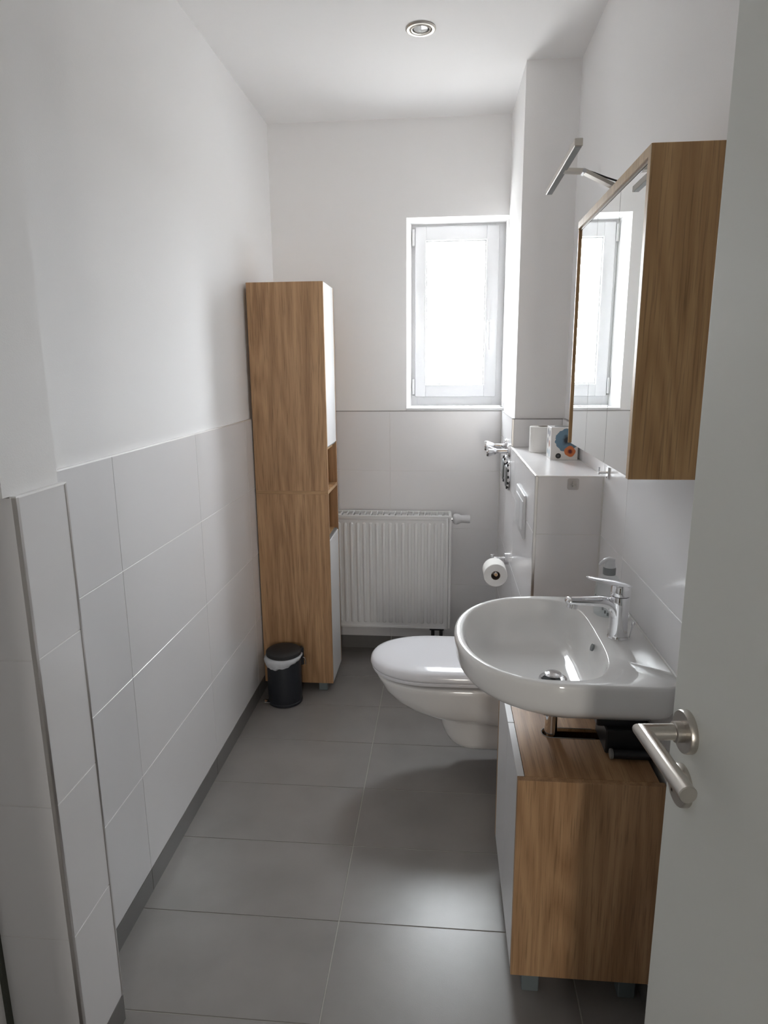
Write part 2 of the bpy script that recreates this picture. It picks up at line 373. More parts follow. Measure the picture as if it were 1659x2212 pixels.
# skirting tiles
def skirt(name, ax, face, sgn, us):
    e = struct(name, (0, 0, 0)); 
    for u0, u1 in zip(us, us[1:]):
        a, b = sorted((face+sgn*0.0012, face-sgn*0.007))
        if ax == 'X': lo = (a, u0+0.001, 0.0); hi = (b, u1-0.001, 0.0695)
        else: lo = (u0+0.001, a, 0.0); hi = (u1-0.001, b, 0.0695)
        MB().box(lo, hi, 0.0006).build('tile', M['skirt'], e)
skirt('baseboard_left', 'X', XL, 1, [1.200, 1.58, 2.14, 2.72, D])
skirt('baseboard_back', 'Y', D, -1, [XL, -0.27, XC])
skirt('baseboard_right', 'X', XR, -1, [0.03, 0.606, 1.191, 1.776, YL])
skirt('baseboard_boxing', 'X', XC, -1, [YL, 2.64, D])
skirt('baseboard_corner', 'Y', YL, -1, [XC, XR])
skirt('baseboard_pilaster', 'X', XP, 1, [P0, P1])
skirt('baseboard_near', 'Y', P0, -1, [-0.882, XP])

# ------------------------------------------------------------ window
FY = 3.500
win = struct('window_1', (0.055, FY, 1.29))
fx0, fx1, fz0, fz1 = -0.188, XC+0.012, 1.286, 2.176
def frame(lo, hi, w, y0, y1, bev, mat='upvc', ws=None):
    wl_, wr_, wb_, wt_ = ws or (w, w, w, w)
    mb = MB()
    x0, z0 = lo; x1, z1 = hi
    mb.box((x0, y0, z0), (x0+wl_, y1, z1), bev, 2); mb.box((x1-wr_, y0, z0), (x1, y1, z1), bev, 2)
    mb.box((x0+wl_-0.002, y0, z0), (x1-wr_+0.002, y1, z0+wb_), bev, 2); mb.box((x0+wl_-0.002, y0, z1-wt_), (x1-wr_+0.002, y1, z1), bev, 2)
    return mb
frame((fx0, fz0), (fx1, fz1), 0.05, FY, FY+0.06, 0.003).build('window_frame', M['upvc'], win, True)
sa = frame((-0.152, 1.333), (0.262, 2.160), 0.06, FY-0.018, FY+0.03, 0.006, ws=(0.056, 0.062, 0.062, 0.066)).build('sash', M['upvc'], win, True)
MB().box((-0.10, FY+0.004, 1.39), (0.205, FY+0.010, 2.10)).build('pane', M['glass'], win)
frame((-0.098, 1.393), (0.202, 2.096), 0.008, FY-0.006, FY+0.004, 0.002).build('glazing_bead', M['upvc'], win)
for z0, z1 in ((2.070, 2.150), (1.345, 1.425)):
    MB().cyl((-0.160, FY-0.016, z0), (-0.160, FY-0.016, z1), 0.007, 16, 0.002).build('hinge', M['upvc'], win, True)
MB().box((-0.164, FY-0.022, 1.340), (-0.153, FY-0.012, 1.347)).build('hinge_bolt', M['greyplastic'], win)
mb = MB(); mb.box((0.211, FY-0.026, 1.655), (0.237, FY-0.018, 1.715), 0.004, 2); mb.cyl((0.224, FY-0.055, 1.69), (0.224, FY-0.022, 1.69), 0.009)
mb.box((0.214, FY-0.062, 1.565), (0.234, FY-0.050, 1.703), 0.004, 2)
mb.build('handle', M['upvc'], win, True)
MB().box((WX0-0.001, D+0.002, WT+0.002), (WX1, FY+0.01, WZ0+0.002), 0.001).build('window_sill', M['upvc'], win)
# tapered plaster reveal at the left of the window
MB().poly([(WX0-0.0, D+PX, WZ0), (WX0+0.017, FY+0.004, WZ0), (WX0-0.004, FY+0.004, WZ0)], (0, 0, WZ1-WZ0)).build('reveal', M['plaster'], win)

# ------------------------------------------------------------ door leaf
dd = struct('door_1', (0.3703, -0.06, 0))
ddir = Vector((-0.0887, 0.996, 0)).normalized(); dn = Vector((-ddir.y, ddir.x, 0)).normalized()   # dn = towards the room
DB = Vector((0.3703, -0.06, 0))
def dp(u, z, n=0.0): return DB+ddir*u+dn*n+Vector((0, 0, z))
def dbox(u0, u1, z0, z1, n0, n1, bev=0.0, seg=1):
    mb = MB(); mb.box((u0, n0, z0), (u1, n1, z1), bev, seg)
    for v in mb.bm.verts: v.co = dp(v.co.x, v.co.z, v.co.y)
    return mb
LU = 0.8595
dbox(0.0, LU, 0.008, 2.04, -0.040, 0.0, 0.0015, 2).build('leaf', M['door'], dd)
RU = LU-0.0455
hz = 1.05
mb = MB(); mb.lathe(dp(RU, hz, -0.001), dn, [(0.0255, 0), (0.0262, 0.002), (0.0262, 0.0085), (0.0252, 0.010), (0.001, 0.010)], 48)
h1 = mb.build('door_handle', M['steel'], dd, True)
R0 = 0.0098
# mitred lever: neck out of the rose, then back along the leaf
def mitre(org, d1, d2, L1, L2, r, seg=32):
    o = Vector(org); d1 = Vector(d1).normalized(); d2 = Vector(d2).normalized(); c = o+d1*L1
    z = d1.cross(d2).normalized(); mb = MB(); rs = []
    nrm = (d1+(-d2)).normalized() ; bis = (d2-d1).normalized()
    for k in range(2): pass
    def ring(cen, e, proj_dir=None):
        out = []
        for i in range(seg):
            a = 2*PI*i/seg; out.append(cen+e*r*math.cos(a)+z*r*math.sin(a))
        return out
    e1 = d2; e2 = -d1
    r0 = ring(o, e1); rm = []
    for i in range(seg):
        a = 2*PI*i/seg; ca, sa_ = math.cos(a), math.sin(a)
        # point on both cylinders: offset e1*ca*r along neck side equals e2 side
        rm.append(c+d2*r*ca-d1*r*ca+z*r*sa_)
    r1 = [p+d2*(L2-r*ca_) for p, ca_ in zip(rm, [math.cos(2*PI*i/seg) for i in range(seg)])]
    end = [c+d2*L2+(p-(c+d2*L2))*0.90+d2*0.0012 for p in r1]
    mb.rings([r0, rm, r1, end]); return mb
mitre(dp(RU, hz, 0.009), dn, -ddir, 0.046, 0.120, R0).build('lever', M['steel'], h1, True, sharp=30)
mb = MB(); mb.lathe(dp(RU, hz, 0.009), dn, [(0.0125, 0), (0.0125, 0.009), (0.0105, 0.010)], 32); mb.build('collar', M['steel'], h1, True)
mb = MB(); mb.lathe(dp(RU, 0.978, -0.001), dn, [(0.0255, 0), (0.0262, 0.002), (0.0262, 0.0085), (0.0252, 0.010), (0.001, 0.010)], 48)
h2 = mb.build('lock_rose', M['steel'], dd, True)
mb = MB(); mb.lathe(dp(RU, 0.978, 0.009), dn, [(0.0095, 0), (0.0095, 0.004), (0.008, 0.005), (0.001, 0.005)], 28); mb.build('lock_plug', M['steel'], h2, True)
dbox(RU-0.0014, RU+0.0014, 0.970, 0.986, 0.0142, 0.0147).build('slot', M['dark'], h2)

# ------------------------------------------------------------ ceiling spot
SP = (-0.092, 2.52, H)
sl = thing('ceiling_spot', 'round brushed metal recessed spotlight in the white ceiling', 'ceiling light', SP)
MB().lathe(SP, (0, 0, -1), [(0.036, -0.002), (0.051, 0.0), (0.0515, 0.003), (0.047, 0.006), (0.0385, 0.0055), (0.036, 0.002), (0.0355, -0.002)], 64, False, False).build('trim_ring', M['steel'], sl, True)
MB().lathe(SP, (0, 0, -1), [(0.0345, -0.001), (0.0345, 0.0035), (0.0320, 0.006), (0.0285, 0.005), (0.0275, 0.0005), (0.0275, -0.001)], 64, False, False).build('tilt_ring', M['steel'], sl, True)
MB().lathe(SP, (0, 0, -1), [(0.0360, -0.0015), (0.0360, 0.0006), (0.001, 0.0006)], 48).build('recess', M['dark'], sl)
MB().lathe(SP, (0, 0, -1), [(0.0250, 0.0008), (0.0235, 0.003), (0.0160, 0.0045), (0.001, 0.005)], 48).build('lens', M['lens'], sl, True)

# ------------------------------------------------------------ tall cabinet
TX0, TX1, TY0, TY1 = -0.823, -0.500, 2.809, 3.068
tcb = thing('tall_cabinet', 'tall narrow oak bathroom cabinet with white doors standing in the left corner', 'cabinet', ((TX0+TX1)/2, (TY0+TY1)/2, 0))
zb0, zsh, zt = 0.045, 0.941, 1.831
MB().box((TX0, TY0, zsh+0.016), (TX1-0.0005, TY0+0.012, zt), 0.0005).build('side_panel', M['oak'], tcb)
MB().box((TX0, TY0, zb0), (TX1-0.0005, TY0+0.012, zsh), 0.0005).build('side_panel', M['oak'], tcb)
MB().box((TX0, TY1-0.016, zb0), (TX1-0.0005, TY1, zt), 0.0005).build('side_panel', M['oak'], tcb)
MB().box((TX0, TY0+0.0002, zsh+0.0002), (TX1-0.001, TY1-0.016, zsh+0.0158), 0.0005).build('shelf', M['oak_x'], tcb)
MB().box((TX0, TY0+0.016, zt-0.016), (TX1-0.018, TY1-0.016, zt-0.0005)).build('top_panel', M['oak_y'], tcb)
MB().box((TX0, TY0+0.016, zb0), (TX1-0.018, TY1-0.016, zb0+0.016)).build('bottom_panel', M['oak_y'], tcb)
MB().box((TX0, TY0+0.016, zb0), (TX0+0.006, TY1-0.016, zt-0.016)).build('back_panel', M['oak_lifted'], tcb)
for z in (1.140, 0.738):
    MB().box((TX0+0.006, TY0+0.016, z-0.014), (TX1-0.018, TY1-0.016, z)).build('shelf', M['oak_lifted'], tcb)
MB().box((TX1-0.017, TY0+0.0128, 1.150), (TX1, TY1-0.0168, zt-0.0005), 0.001).build('door', M['white'], tcb)
MB().box((TX1-0.017, TY0+0.0128, zb0+0.001), (TX1, TY1-0.0168, 0.728), 0.001).build('door', M['white'], tcb)
MB().box((TX1-0.017, TY0+0.017, 1.143), (TX1-0.004, TY1-0.017, 1.1495)).build('rail', M['greyplastic'], tcb)
MB().box((TX1-0.017, TY0+0.017, 0.7285), (TX1-0.004, TY1-0.017, 0.735)).build('rail', M['greyplastic'], tcb)
for x in (-0.572, -0.795):
    for y in (TY0+0.018, TY1-0.045):
        MB().box((x, y, 0.0), (x+0.040, y+0.028, zb0), 0.002).build('foot', M['foot'], tcb)

# ------------------------------------------------------------ pedal bin
BX, BY, BR = -0.706, 2.717, 0.0765
pb = thing('pedal_bin', 'small black pedal bin with white liner in front of the tall oak cabinet', 'bin', (BX, BY, 0))
MB().lathe((BX, BY, 0), (0, 0, 1), [(BR-0.002, 0), (BR+0.001, 0.003), (BR+0.001, 0.012), (BR-0.002, 0.015), (BR, 0.03), (BR, 0.213), (BR-0.002, 0.223)], 64).build('body', M['bin'], pb, True)
MB().lathe((BX, BY, 0.230), (0, 0, 1), [(BR-0.001, 0.0), (BR+0.002, 0.002), (BR+0.002, 0.016), (BR-0.004, 0.021), (BR*0.6, 0.0255), (0.001, 0.027)], 64).build('lid', M['binlid'], pb, True)
# liner: crumpled cuff folded over the rim
n = 96; rs = []
def cuff(i):
    a = 2*PI*i/n
    # deepest at the front left
    w = 0.5+0.5*math.cos(a-math.radians(232))
    return a, w
prof = [(0.0, -0.006), (0.25, 0.004), (0.6, 0.006), (1.0, 0.0025)]
for t, off in [(0.0, -0.004), (0.0, 0.002), (0.35, 0.0065), (0.75, 0.0055), (1.0, 0.002), (0.98, 0.0008)]:
    ring = []
    for i in range(n):
        a, w = cuff(i); dpth = 0.004+0.044*w**1.3+0.002*math.sin(9*a)+0.0015*math.sin(17*a+1)
        wob = 1+0.35*math.sin(13*a)*t+0.25*math.sin(29*a+2)*t
        extra = 0.006*w*math.sin(PI*min(1, t+0.15))
        r = BR+off*wob+extra
        ring.append((BX+r*math.cos(a), BY+r*math.sin(a), 0.2295-t*dpth))
    rs.append(ring)
MB().rings(rs, False, False).build('liner', M['liner'], pb, True, sharp=80)
# hinge housing on the right side and carrying handle
hd = Vector((math.cos(math.radians(28)), math.sin(math.radians(28)), 0)); hc = Vector((BX, BY, 0))+hd*(BR+0.004)
hp = Vector((-hd.y, hd.x, 0))
mb = MB(); mb.box((-0.008, -0.015, 0.165), (0.009, 0.015, 0.249), 0.004, 2)
for v in mb.bm.verts: v.co = hc+hd*v.co.x+hp*v.co.y+Vector((0, 0, v.co.z))
mb.build('hinge', M['black'], pb, True)
hpts = [(0.002, -0.018, 0.205), (0.010, -0.020, 0.200), (0.014, -0.020, 0.180), (0.014, -0.014, 0.166), (0.014, 0.014, 0.166), (0.014, 0.020, 0.180), (0.010, 0.020, 0.200), (0.002, 0.018, 0.205)]
MB().tube([hc+hd*a+hp*b+Vector((0, 0, c)) for a, b, c in hpts], 0.0018, 10).build('handle', M['chrome'], pb, True)
pd = Vector((math.cos(math.radians(208)), math.sin(math.radians(208)), 0)); pc = Vector((BX, BY, 0))+pd*BR; pq = Vector((-pd.y, pd.x, 0))
mb = MB(); mb.box((-0.004, -0.016, 0.010), (0.022, 0.016, 0.0145), 0.0015, 2)
for v in mb.bm.verts: v.co = pc+pd*v.co.x+pq*v.co.y+Vector((0, 0, v.co.z+0.25*v.co.x))
mb.build('pedal', M['chrome'], pb, True)

# ------------------------------------------------------------ radiator
RX0, RX1, RY, RZ0, RZ1 = -0.560, 0.043, 3.170, 0.178, 0.764
ra = thing('radiator', 'white ribbed panel radiator hanging on the back wall under the window', 'radiator', ((RX0+RX1)/2, 3.24, 0.12))
frame((RX0+0.014, RZ0), (RX1-0.014, RZ1-0.004), 0.014, RY+0.004, RY+0.016, 0.003, mat='radiator').build('panel_rim', M['radiator'], ra, True)
MB().box((RX0+0.016, RY+0.007, RZ0+0.003), (RX1-0.016, RY+0.016, RZ1-0.006)).build('front_panel', M['radiator'], ra)
MB().box((RX0+0.016, 3.285, RZ0+0.003), (RX1-0.016, 3.297, RZ1-0.006)).build('rear_panel', M['radiator'], ra)
NR = 17; ribs = None; pitch = 0.0323
def capsule(x, z0, z1, w, y0, dpt):
    rs = []
    for f, q in ((1.0, 0.0), (0.93, 0.45), (0.72, 0.82), (0.42, 1.0)):
        r = w/2*f; ring = []
        for k in range(9): a = PI*k/8; ring.append((x+r*math.cos(a), y0-dpt*q, z1-w/2+r*math.sin(a)))
        for k in range(9): a = PI+PI*k/8; ring.append((x+r*math.cos(a), y0-dpt*q, z0+w/2+r*math.sin(a)))
        rs.append(ring)
    return MB().rings(rs, False, True)
x0 = RX1-0.014-0.014-0.0165
for i in range(NR):
    x = x0-pitch*i
    if i == 0:
        ribs = capsule(x, RZ0+0.028, RZ1-0.032, 0.0185, RY+0.0075, 0.0085).build('rib', M['radiator'], ra, True, sharp=60); bx_ = x
    else:
        c = ribs.copy(); COL.objects.link(c); c.parent = ra; c.location = (x-bx_, 0, 0)
MB().box((RX0, RY+0.002, RZ0+0.006), (RX0+0.013, 3.300, RZ1), 0.002).build('side_cover', M['radiator'], ra)
MB().box((RX1-0.013, RY+0.002, RZ0+0.006), (RX1, 3.300, RZ1), 0.002).build('side_cover', M['radiator'], ra)
mb = MB(); mb.box((RX0+0.002, RY+0.003, RZ1-0.006), (RX1-0.002, RY+0.017, RZ1+0.004), 0.001); mb.box((RX0+0.002, 3.285, RZ1-0.006), (RX1-0.002, 3.300, RZ1+0.004), 0.001)
gr = mb.build('top_grille', M['radiator'], ra)
MB().box((RX0+0.013, RY+0.017, RZ1-0.030), (RX1-0.013, 3.285, RZ1-0.026)).build('convector', M['greyplastic'], ra)
bar = None
for i in range(20):
    x = RX1-0.012-0.0302*i
    if x < RX0+0.005: break
    if bar is None: bar = MB().box((x-0.002, RY+0.015, RZ1-0.004), (x+0.002, 3.287, RZ1+0.0035)).build('grille_bar', M['radiator'], gr); bb = x
    else:
        c = bar.copy(); COL.objects.link(c); c.parent = gr; c.location = (x-bb, 0, 0)
    MB().box((x-0.0255, RY+0.017, RZ1-0.014), (x-0.0045, 3.285, RZ1-0.011)).build('grille_plate', M['radiator'], gr)
# brackets carry it on the wall
for x in (RX0+0.12, RX1-0.12):
    MB().box((x-0.015, 3.29, RZ0+0.05), (x+0.015, D-0.0004, RZ1-0.05)).build('bracket', M['radiator'], ra)
# valve and thermostat head
mb = MB(); mb.cyl((RX1-0.01, 3.225, 0.744), (RX1+0.008, 3.225, 0.744), 0.010, 24)
mb.build('valve_collar', M['chrome'], ra, True)
mb = MB(); mb.lathe((RX1+0.006, 3.225, 0.744), (1, 0, 0), [(0.014, 0), (0.021, 0.003), (0.0265, 0.010), (0.0275, 0.020), (0.0255, 0.030), (0.0205, 0.037), (0.0195, 0.044), (0.0205, 0.066), (0.0215, 0.080), (0.0195, 0.086), (0.001, 0.086)], 40)
mb.build('thermostat_head', M['upvc'], ra, True)
mb = MB(); mb.box((-0.062, 3.205, 0.157), (0.012, 3.250, 0.181), 0.004, 2); mb.cyl((-0.045, 3.228, 0.02), (-0.045, 3.228, 0.16), 0.009); mb.cyl((-0.003, 3.228, 0.02), (-0.003, 3.228, 0.16), 0.009)
mb.cyl((-0.045, 3.228, 0.0), (-0.045, 3.228, 0.022), 0.018); mb.cyl((-0.003, 3.228, 0.0), (-0.003, 3.228, 0.022), 0.018)
mb.build('pipe_connection', M['black'], ra, True)

# ------------------------------------------------------------ toilet
TY = 2.305
tl = thing('toilet', 'white wall hung toilet with closed lid below the flush plate', 'toilet', (0.05, TY, 0.09))
def egg(xf, xb, hw, z, n=72, ex=2.15, eb=6.0, split=0.46):
    """outline: rounded front at xf, squarer back at xb"""
    cx = xf+(xb-xf)*split; ring = []
    for i in range(n):
        a = 2*PI*i/n; c, s_ = math.cos(a), math.sin(a)
        e, ax_ = (eb, xb-cx) if c > 0 else (ex, cx-xf)
        r = (abs(c/ax_)**e+abs(s_/hw)**e)**(-1/e)
        ring.append((cx+r*c, TY+r*s_, z))
    return ring
XB = XC-0.0015
bowl = [(0.090, 0.070, 0.0975), (0.062, 0.079, 0.099), (0.040, 0.085, 0.106), (0.025, 0.089, 0.119), (0.012, 0.092, 0.142), (0.001, 0.094, 0.175), (-0.005, 0.097, 0.205), (-0.010, 0.103, 0.220), (-0.022, 0.115, 0.228),
        (-0.060, 0.131, 0.235), (-0.110, 0.147, 0.248), (-0.155, 0.158, 0.268), (-0.190, 0.166, 0.293), (-0.217, 0.171, 0.323), (-0.234, 0.174, 0.355), (-0.2425, 0.176, 0.371), (-0.241, 0.174, 0.377), (-0.232, 0.165, 0.380), (-0.215, 0.148, 0.381)]
def flare(ring, z):
    k = 0.22*max(0.0, min(1.0, (0.31-z)/0.08))
    out = []
    for x, y, zz in ring:
        t = max(0.0, min(1.0, (x-0.10)/0.15)); t = t*t*(3-2*t)
        out.append((x, TY+(y-TY)*(1+k*t), zz+0.010*t*max(0.0, min(1.0, (0.2-z)/0.1))))
    return out
mb = MB(); mb.rings([flare(egg(x, XB, w, z, n=96, split=0.3+0.16*max(0, min(1, (z-0.1)/0.15))), z) for x, w, z in bowl])
mb.build('bowl', M['ceramic'], tl, True, sharp=60)
mb = MB(); mb.rings([egg(x, 0.235, w, z) for x, w, z in [(-0.215, 0.146, 0.3915), (-0.250, 0.173, 0.3918), (-0.2575, 0.1785, 0.394), (-0.2600, 0.180, 0.403), (-0.257, 0.177, 0.4055)]])
mb.build('seat', M['seat'], tl, True)
lid = [(-0.254, 0.175, 0.4065), (-0.261, 0.180, 0.408), (-0.2645, 0.182, 0.416), (-0.262, 0.180, 0.427), (-0.254, 0.173, 0.436), (-0.235, 0.158, 0.4415), (-0.19, 0.125, 0.4445), (-0.12, 0.075, 0.446), (-0.04, 0.02, 0.4465)]
mb = MB(); mb.rings([egg(x, 0.245-0.12*max(0, (0.175-w))/0.155, w, z) for x, w, z in lid])
mb.build('lid', M['seat'], tl, True, sharp=60)
for x, y in ((-0.17, TY-0.10), (-0.17, TY+0.10), (0.15, TY-0.13), (0.15, TY+0.13)):
    MB().cyl((x, y, 0.379), (x, y, 0.393), 0.007, 12).build('seat_buffer', M['greyplastic'], tl, True)
for y in (TY-0.075, TY+0.075):
    MB().cyl((0.243, y-0.016, 0.412), (0.243, y+0.016, 0.412), 0.013, 24, 0.002).build('hinge', M['chrome'], tl, True)

# flush plate
fp = thing('flush_plate', 'white dual flush plate on the tiled boxing above the toilet', 'flush plate', (XC, 2.365, 0.978))
MB().box((XC-0.008, 2.240, 0.900), (XC+0.0003, 2.490, 1.052), 0.003, 2).build('plate', M['upvc'], fp, True)
MB().box((XC-0.0105, 2.262, 0.925), (XC-0.007, 2.345, 1.028), 0.0015).build('button', M['upvc'], fp)
MB().box((XC-0.0105, 2.349, 0.925), (XC-0.007, 2.468, 1.028), 0.0015).build('button', M['upvc'], fp)

# ------------------------------------------------------------ shut-off valves and meters
for k, (y, z, far) in enumerate(((2.860, 1.128, False), (3.015, 1.134, True))):
    v = thing('stop_valve', ('nearer of the two chrome shut-off valves on the boxing, its handle in front' if not far else
              'rear one of the two chrome shut-off valves, beside the window wall'), 'valve', (XC, y, z), 'chrome shut-off valves on the boxing')
    MB().lathe((XC+0.0003, y, z), (-1, 0, 0), [(0.034, 0), (0.034, 0.002), (0.029, 0.009), (0.016, 0.013), (0.014, 0.013)], 40).build('rosette', M['chrome'], v, True)
    MB().cyl((XC-0.012, y, z), (XC-0.060, y, z), 0.0095, 24).build('spindle', M['chrome'], v, True)
    mb = MB(); org = Vector((XC-0.056, y, z)); rs = []
    for h, r, w in ((0.0, 0.010, 0.0), (0.004, 0.013, 0.0), (0.014, 0.015, 0.10), (0.032, 0.0205, 0.14), (0.040, 0.0205, 0.14), (0.043, 0.018, 0.12)):
        rs.append([org+Vector((-h, r*(1+w*math.cos(4*a))*math.cos(a), r*(1+w*math.cos(4*a))*math.sin(a))) for a in [2*PI*i/48 for i in range(48)]])
    mb.rings(rs); mb.build('handle', M['chrome'], v, True)
    wm = thing('water_meter', ('nearer of the two round chrome meter covers, below the front shut-off valve' if not far else
               'rear one of the two round chrome meter covers, beside the window wall'), 'water meter', (XC, y, z-0.105), 'round meter covers on the boxing')
    zc = z-0.104
    MB().lathe((XC+0.0003, y, zc), (-1, 0, 0), [(0.064, 0), (0.066, 0.002), (0.064, 0.006), (0.050, 0.012), (0.046, 0.0125)], 56).build('rosette', M['chrome'], wm, True)
    MB().lathe((XC-0.0118, y, zc), (-1, 0, 0), [(0.046, 0), (0.0455, 0.004), (0.042, 0.006), (0.001, 0.006)], 48).build('dial', M['greyplastic'], wm, True)
    for q in range(12):
        a = 2*PI*q/12; cy, cz = y+0.054*math.cos(a), zc+0.054*math.sin(a)
        MB().lathe((XC-0.0085, cy, cz), (-1, 0, 0), [(0.006, -0.003), (0.006, 0.0035), (0.004, 0.0045)], 10).build('vent', M['black'], wm)

# ------------------------------------------------------------ toilet roll holder
RHY, RHZ = 2.815, 0.663
rh = thing('toilet_roll_holder', 'chrome toilet roll holder fixed to the boxing behind the toilet', 'roll holder', (XC, RHY, RHZ))
MB().lathe((XC+0.0003, RHY, RHZ), (-1, 0, 0), [(0.026, 0), (0.027, 0.001), (0.027, 0.013), (0.026, 0.014), (0.001, 0.014)], 40).build('rosette', M['chrome'], rh, True)
MB().cyl((XC-0.012, RHY, RHZ), (0.222, RHY, RHZ), 0.0075, 24).build('neck', M['chrome'], rh, True)
MB().cyl((0.216, RHY+0.012, RHZ), (0.216, 2.578, RHZ), 0.0075, 24, 0.001).build('arm', M['chrome'], rh, True)
MB().cyl((0.216, RHY, RHZ-0.014), (0.216, RHY, RHZ+0.020), 0.0098, 24, 0.002).build('knuckle', M['chrome'], rh, True)
def roll(nm, label, c, axis, R, L, hole, grp=None):
    t = thing(nm, label, 'toilet roll', c)
    a = Vector(axis)
    MB().lathe(c, a, [(hole, 0), (R-0.002, 0), (R, 0.002), (R, L-0.002), (R-0.002, L), (hole, L)], 64, False, False).build('paper', M['paper'], t, True)
    MB().lathe(c, a, [(hole+0.0003, 0.0005), (hole+0.0003, L-0.0005), (hole-0.001, L-0.0005), (hole-0.001, 0.0005), (hole+0.0003, 0.0005)], 40, False, False).build('core', M['board'], t, True)
roll('toilet_roll', 'white toilet roll hanging on the chrome holder beside the toilet', (0.2165, 2.694, RHZ-0.0098), (0, -1, 0), 0.0475, 0.096, 0.0185)
roll('toilet_roll', 'spare toilet roll standing upright on the ledge behind the tissue box', (0.389, 2.640, ZL), (0, 0, 1), 0.053, 0.100, 0.021)

# ------------------------------------------------------------ tissue box
bx0, bx1, by0, by1, bz = 0.382, 0.478, 2.405, 2.500, ZL
tb = thing('tissue_box', 'white cube tissue box printed with blue and orange watercolour blots on the ledge', 'tissue box', ((bx0+bx1)/2, (by0+by1)/2, bz))
cx_, cy_ = (bx0+bx1)/2, (by0+by1)/2
blue = ((0.03, 0.035, 0.045), (0.13, 0.22, 0.30)); org_ = ((0.10, 0.01, 0.02), (0.60, 0.17, 0.05)); dk = ((0.10, 0.10, 0.11), (0.03, 0.03, 0.03)); gy = ((0.07, 0.09, 0.12), (0.14, 0.17, 0.20)); pk = ((0.12, 0.07, 0.06), (0.42, 0.18, 0.10)); lb = ((0.18, 0.26, 0.34), (0.36, 0.44, 0.50))
front = blotch('print_front', [(0.008, 0.070, 0.041, *blue), (-0.020, 0.014, 0.0095, *dk), (0.020, 0.030, 0.0195, *org_)], 'X', 'Z')
left_ = blotch('print_left', [(-0.016, 0.092, 0.012, *gy), (0.020, 0.096, 0.012, *gy), (-0.014, 0.055, 0.012, *pk), (0.022, 0.062, 0.011, *gy), (-0.016, 0.022, 0.014, *lb), (0.022, 0.024, 0.011, *lb)], 'Y', 'Z')
mb = MB(); mb.box((bx0, by0, bz), (bx1, by1, bz+0.115), 0.0008)
bmesh.ops.recalc_face_normals(mb.bm, faces=mb.bm.faces)
for f in mb.bm.faces:
    if f.normal.y < -0.9: f.material_index = 1
    elif f.normal.x < -0.9: f.material_index = 2
mb.build('box', [M['white'], front, left_], tb)
MB().lathe((cx_, cy_, bz+0.1152), (0, 0, 1), [(0.030, 0), (0.030, 0.0008), (0.001, 0.0008)], 32).build('opening', M['greyplastic'], tb)

# ------------------------------------------------------------ hooks
ah = thing('adhesive_hook', 'small clear square adhesive hook stuck near the top of the tiled boxing end', 'hook', (0.397, YL, 1.125))
pts = [(0.396+sx*0.012+0.005*math.cos(t), 1.1295+sz*0.0125+0.005*math.sin(t)) for sx, sz, t0 in ((1, 1, 0), (-1, 1, 90), (-1, -1, 180), (1, -1, 270)) for t in [math.radians(t0+k*22.5) for k in range(5)]]
MB().poly([(x, YL-0.0022, z) for x, z in pts], (0, 0.0024, 0)).build('pad', M['hookpad'], ah)
mb = MB(); mb.box((0.3935, YL-0.008, 1.121), (0.3985, YL-0.0018, 1.139), 0.001); mb.box((0.388, YL-0.006, 1.1265), (0.405, YL-0.0018, 1.1315), 0.001); mb.cyl((0.396, YL-0.013, 1.123), (0.396, YL-0.004, 1.123), 0.003, 12)
mb.build('hook', M['steel'], ah, True)
wk = thing('wall_hook', 'small chrome T shaped towel hook on the tiles under the mirror cabinet', 'hook', (XR, 1.985, 1.172))
MB().box((XR-0.005, 1.975, 1.156), (XR+0.0003, 1.995, 1.190), 0.001).build('plate', M['chrome'], wk)
MB().cyl((XR-0.004, 1.985, 1.174), (XR-0.030, 1.985, 1.174), 0.0042, 16).build('stem', M['chrome'], wk, True)
MB().cyl((XR-0.028, 1.985, 1.168), (XR-0.028, 1.985, 1.190), 0.0028, 12).build('pin', M['chrome'], wk, True)

# ------------------------------------------------------------ mirror cabinet
MX, MY0, MY1, MZ0, MZ1 = 0.328, 1.193, 1.789, 1.284, 1.830
mc = thing('mirror_cabinet', 'oak framed three door mirror cabinet hanging on the right wall above the basin', 'mirror cabinet', (XR, (MY0+MY1)/2, MZ0))
MB().box((MX, MY0, MZ0), (XR+PX, MY0+0.016, MZ1), 0.0005).build('side_panel', M['oak_lifted'], mc)
MB().box((MX-0.0012, MY0+0.0005, MZ0), (MX+0.0002, MY0+0.0158, MZ1-0.0002)).build('edge_band', M['oak_edge'], mc)
MB().box((MX-0.0012, MY0+0.016, MZ1-0.016), (MX+0.0002, MY1-0.0005, MZ1-0.0002)).build('edge_band', M['oak_edge'], mc)
MB().box((MX, MY1-0.005, MZ0), (XR+PX, MY1, MZ1), 0.0005).build('side_panel', M['oak_lifted'], mc)
MB().box((MX, MY0+0.016, MZ1-0.016), (XR+PX, MY1-0.005, MZ1), 0.0005).build('top_panel', M['oak_y'], mc)
MB().box((MX+0.012, MY0+0.016, MZ0+0.001), (XR+PX, MY1-0.005, MZ0+0.017)).build('bottom_panel', M['white'], mc)
MB().box((MX+0.004, MY0+0.016, MZ1-0.021), (MX+0.020, MY1-0.005, MZ1-0.016)).build('rail', M['trim'], mc)
dy = (MY1-0.005-MY0-0.016)/3
for k in range(3):
    a = MY0+0.016+dy*k
    MB().box((MX+0.0045, a+0.0012, MZ0+0.0005), (MX+0.0095, a+dy-0.0012, MZ1-0.022), 0.0003).build('mirror_door', M['mirror'], mc)
MB().box((MX+0.011, MY0+0.016, MZ0+0.002), (MX+0.013, MY1-0.005, MZ1-0.017)).build('door_gap_shade', M['dark'], mc)  # added dark sheet, paints the shade seen in the mirror door gaps
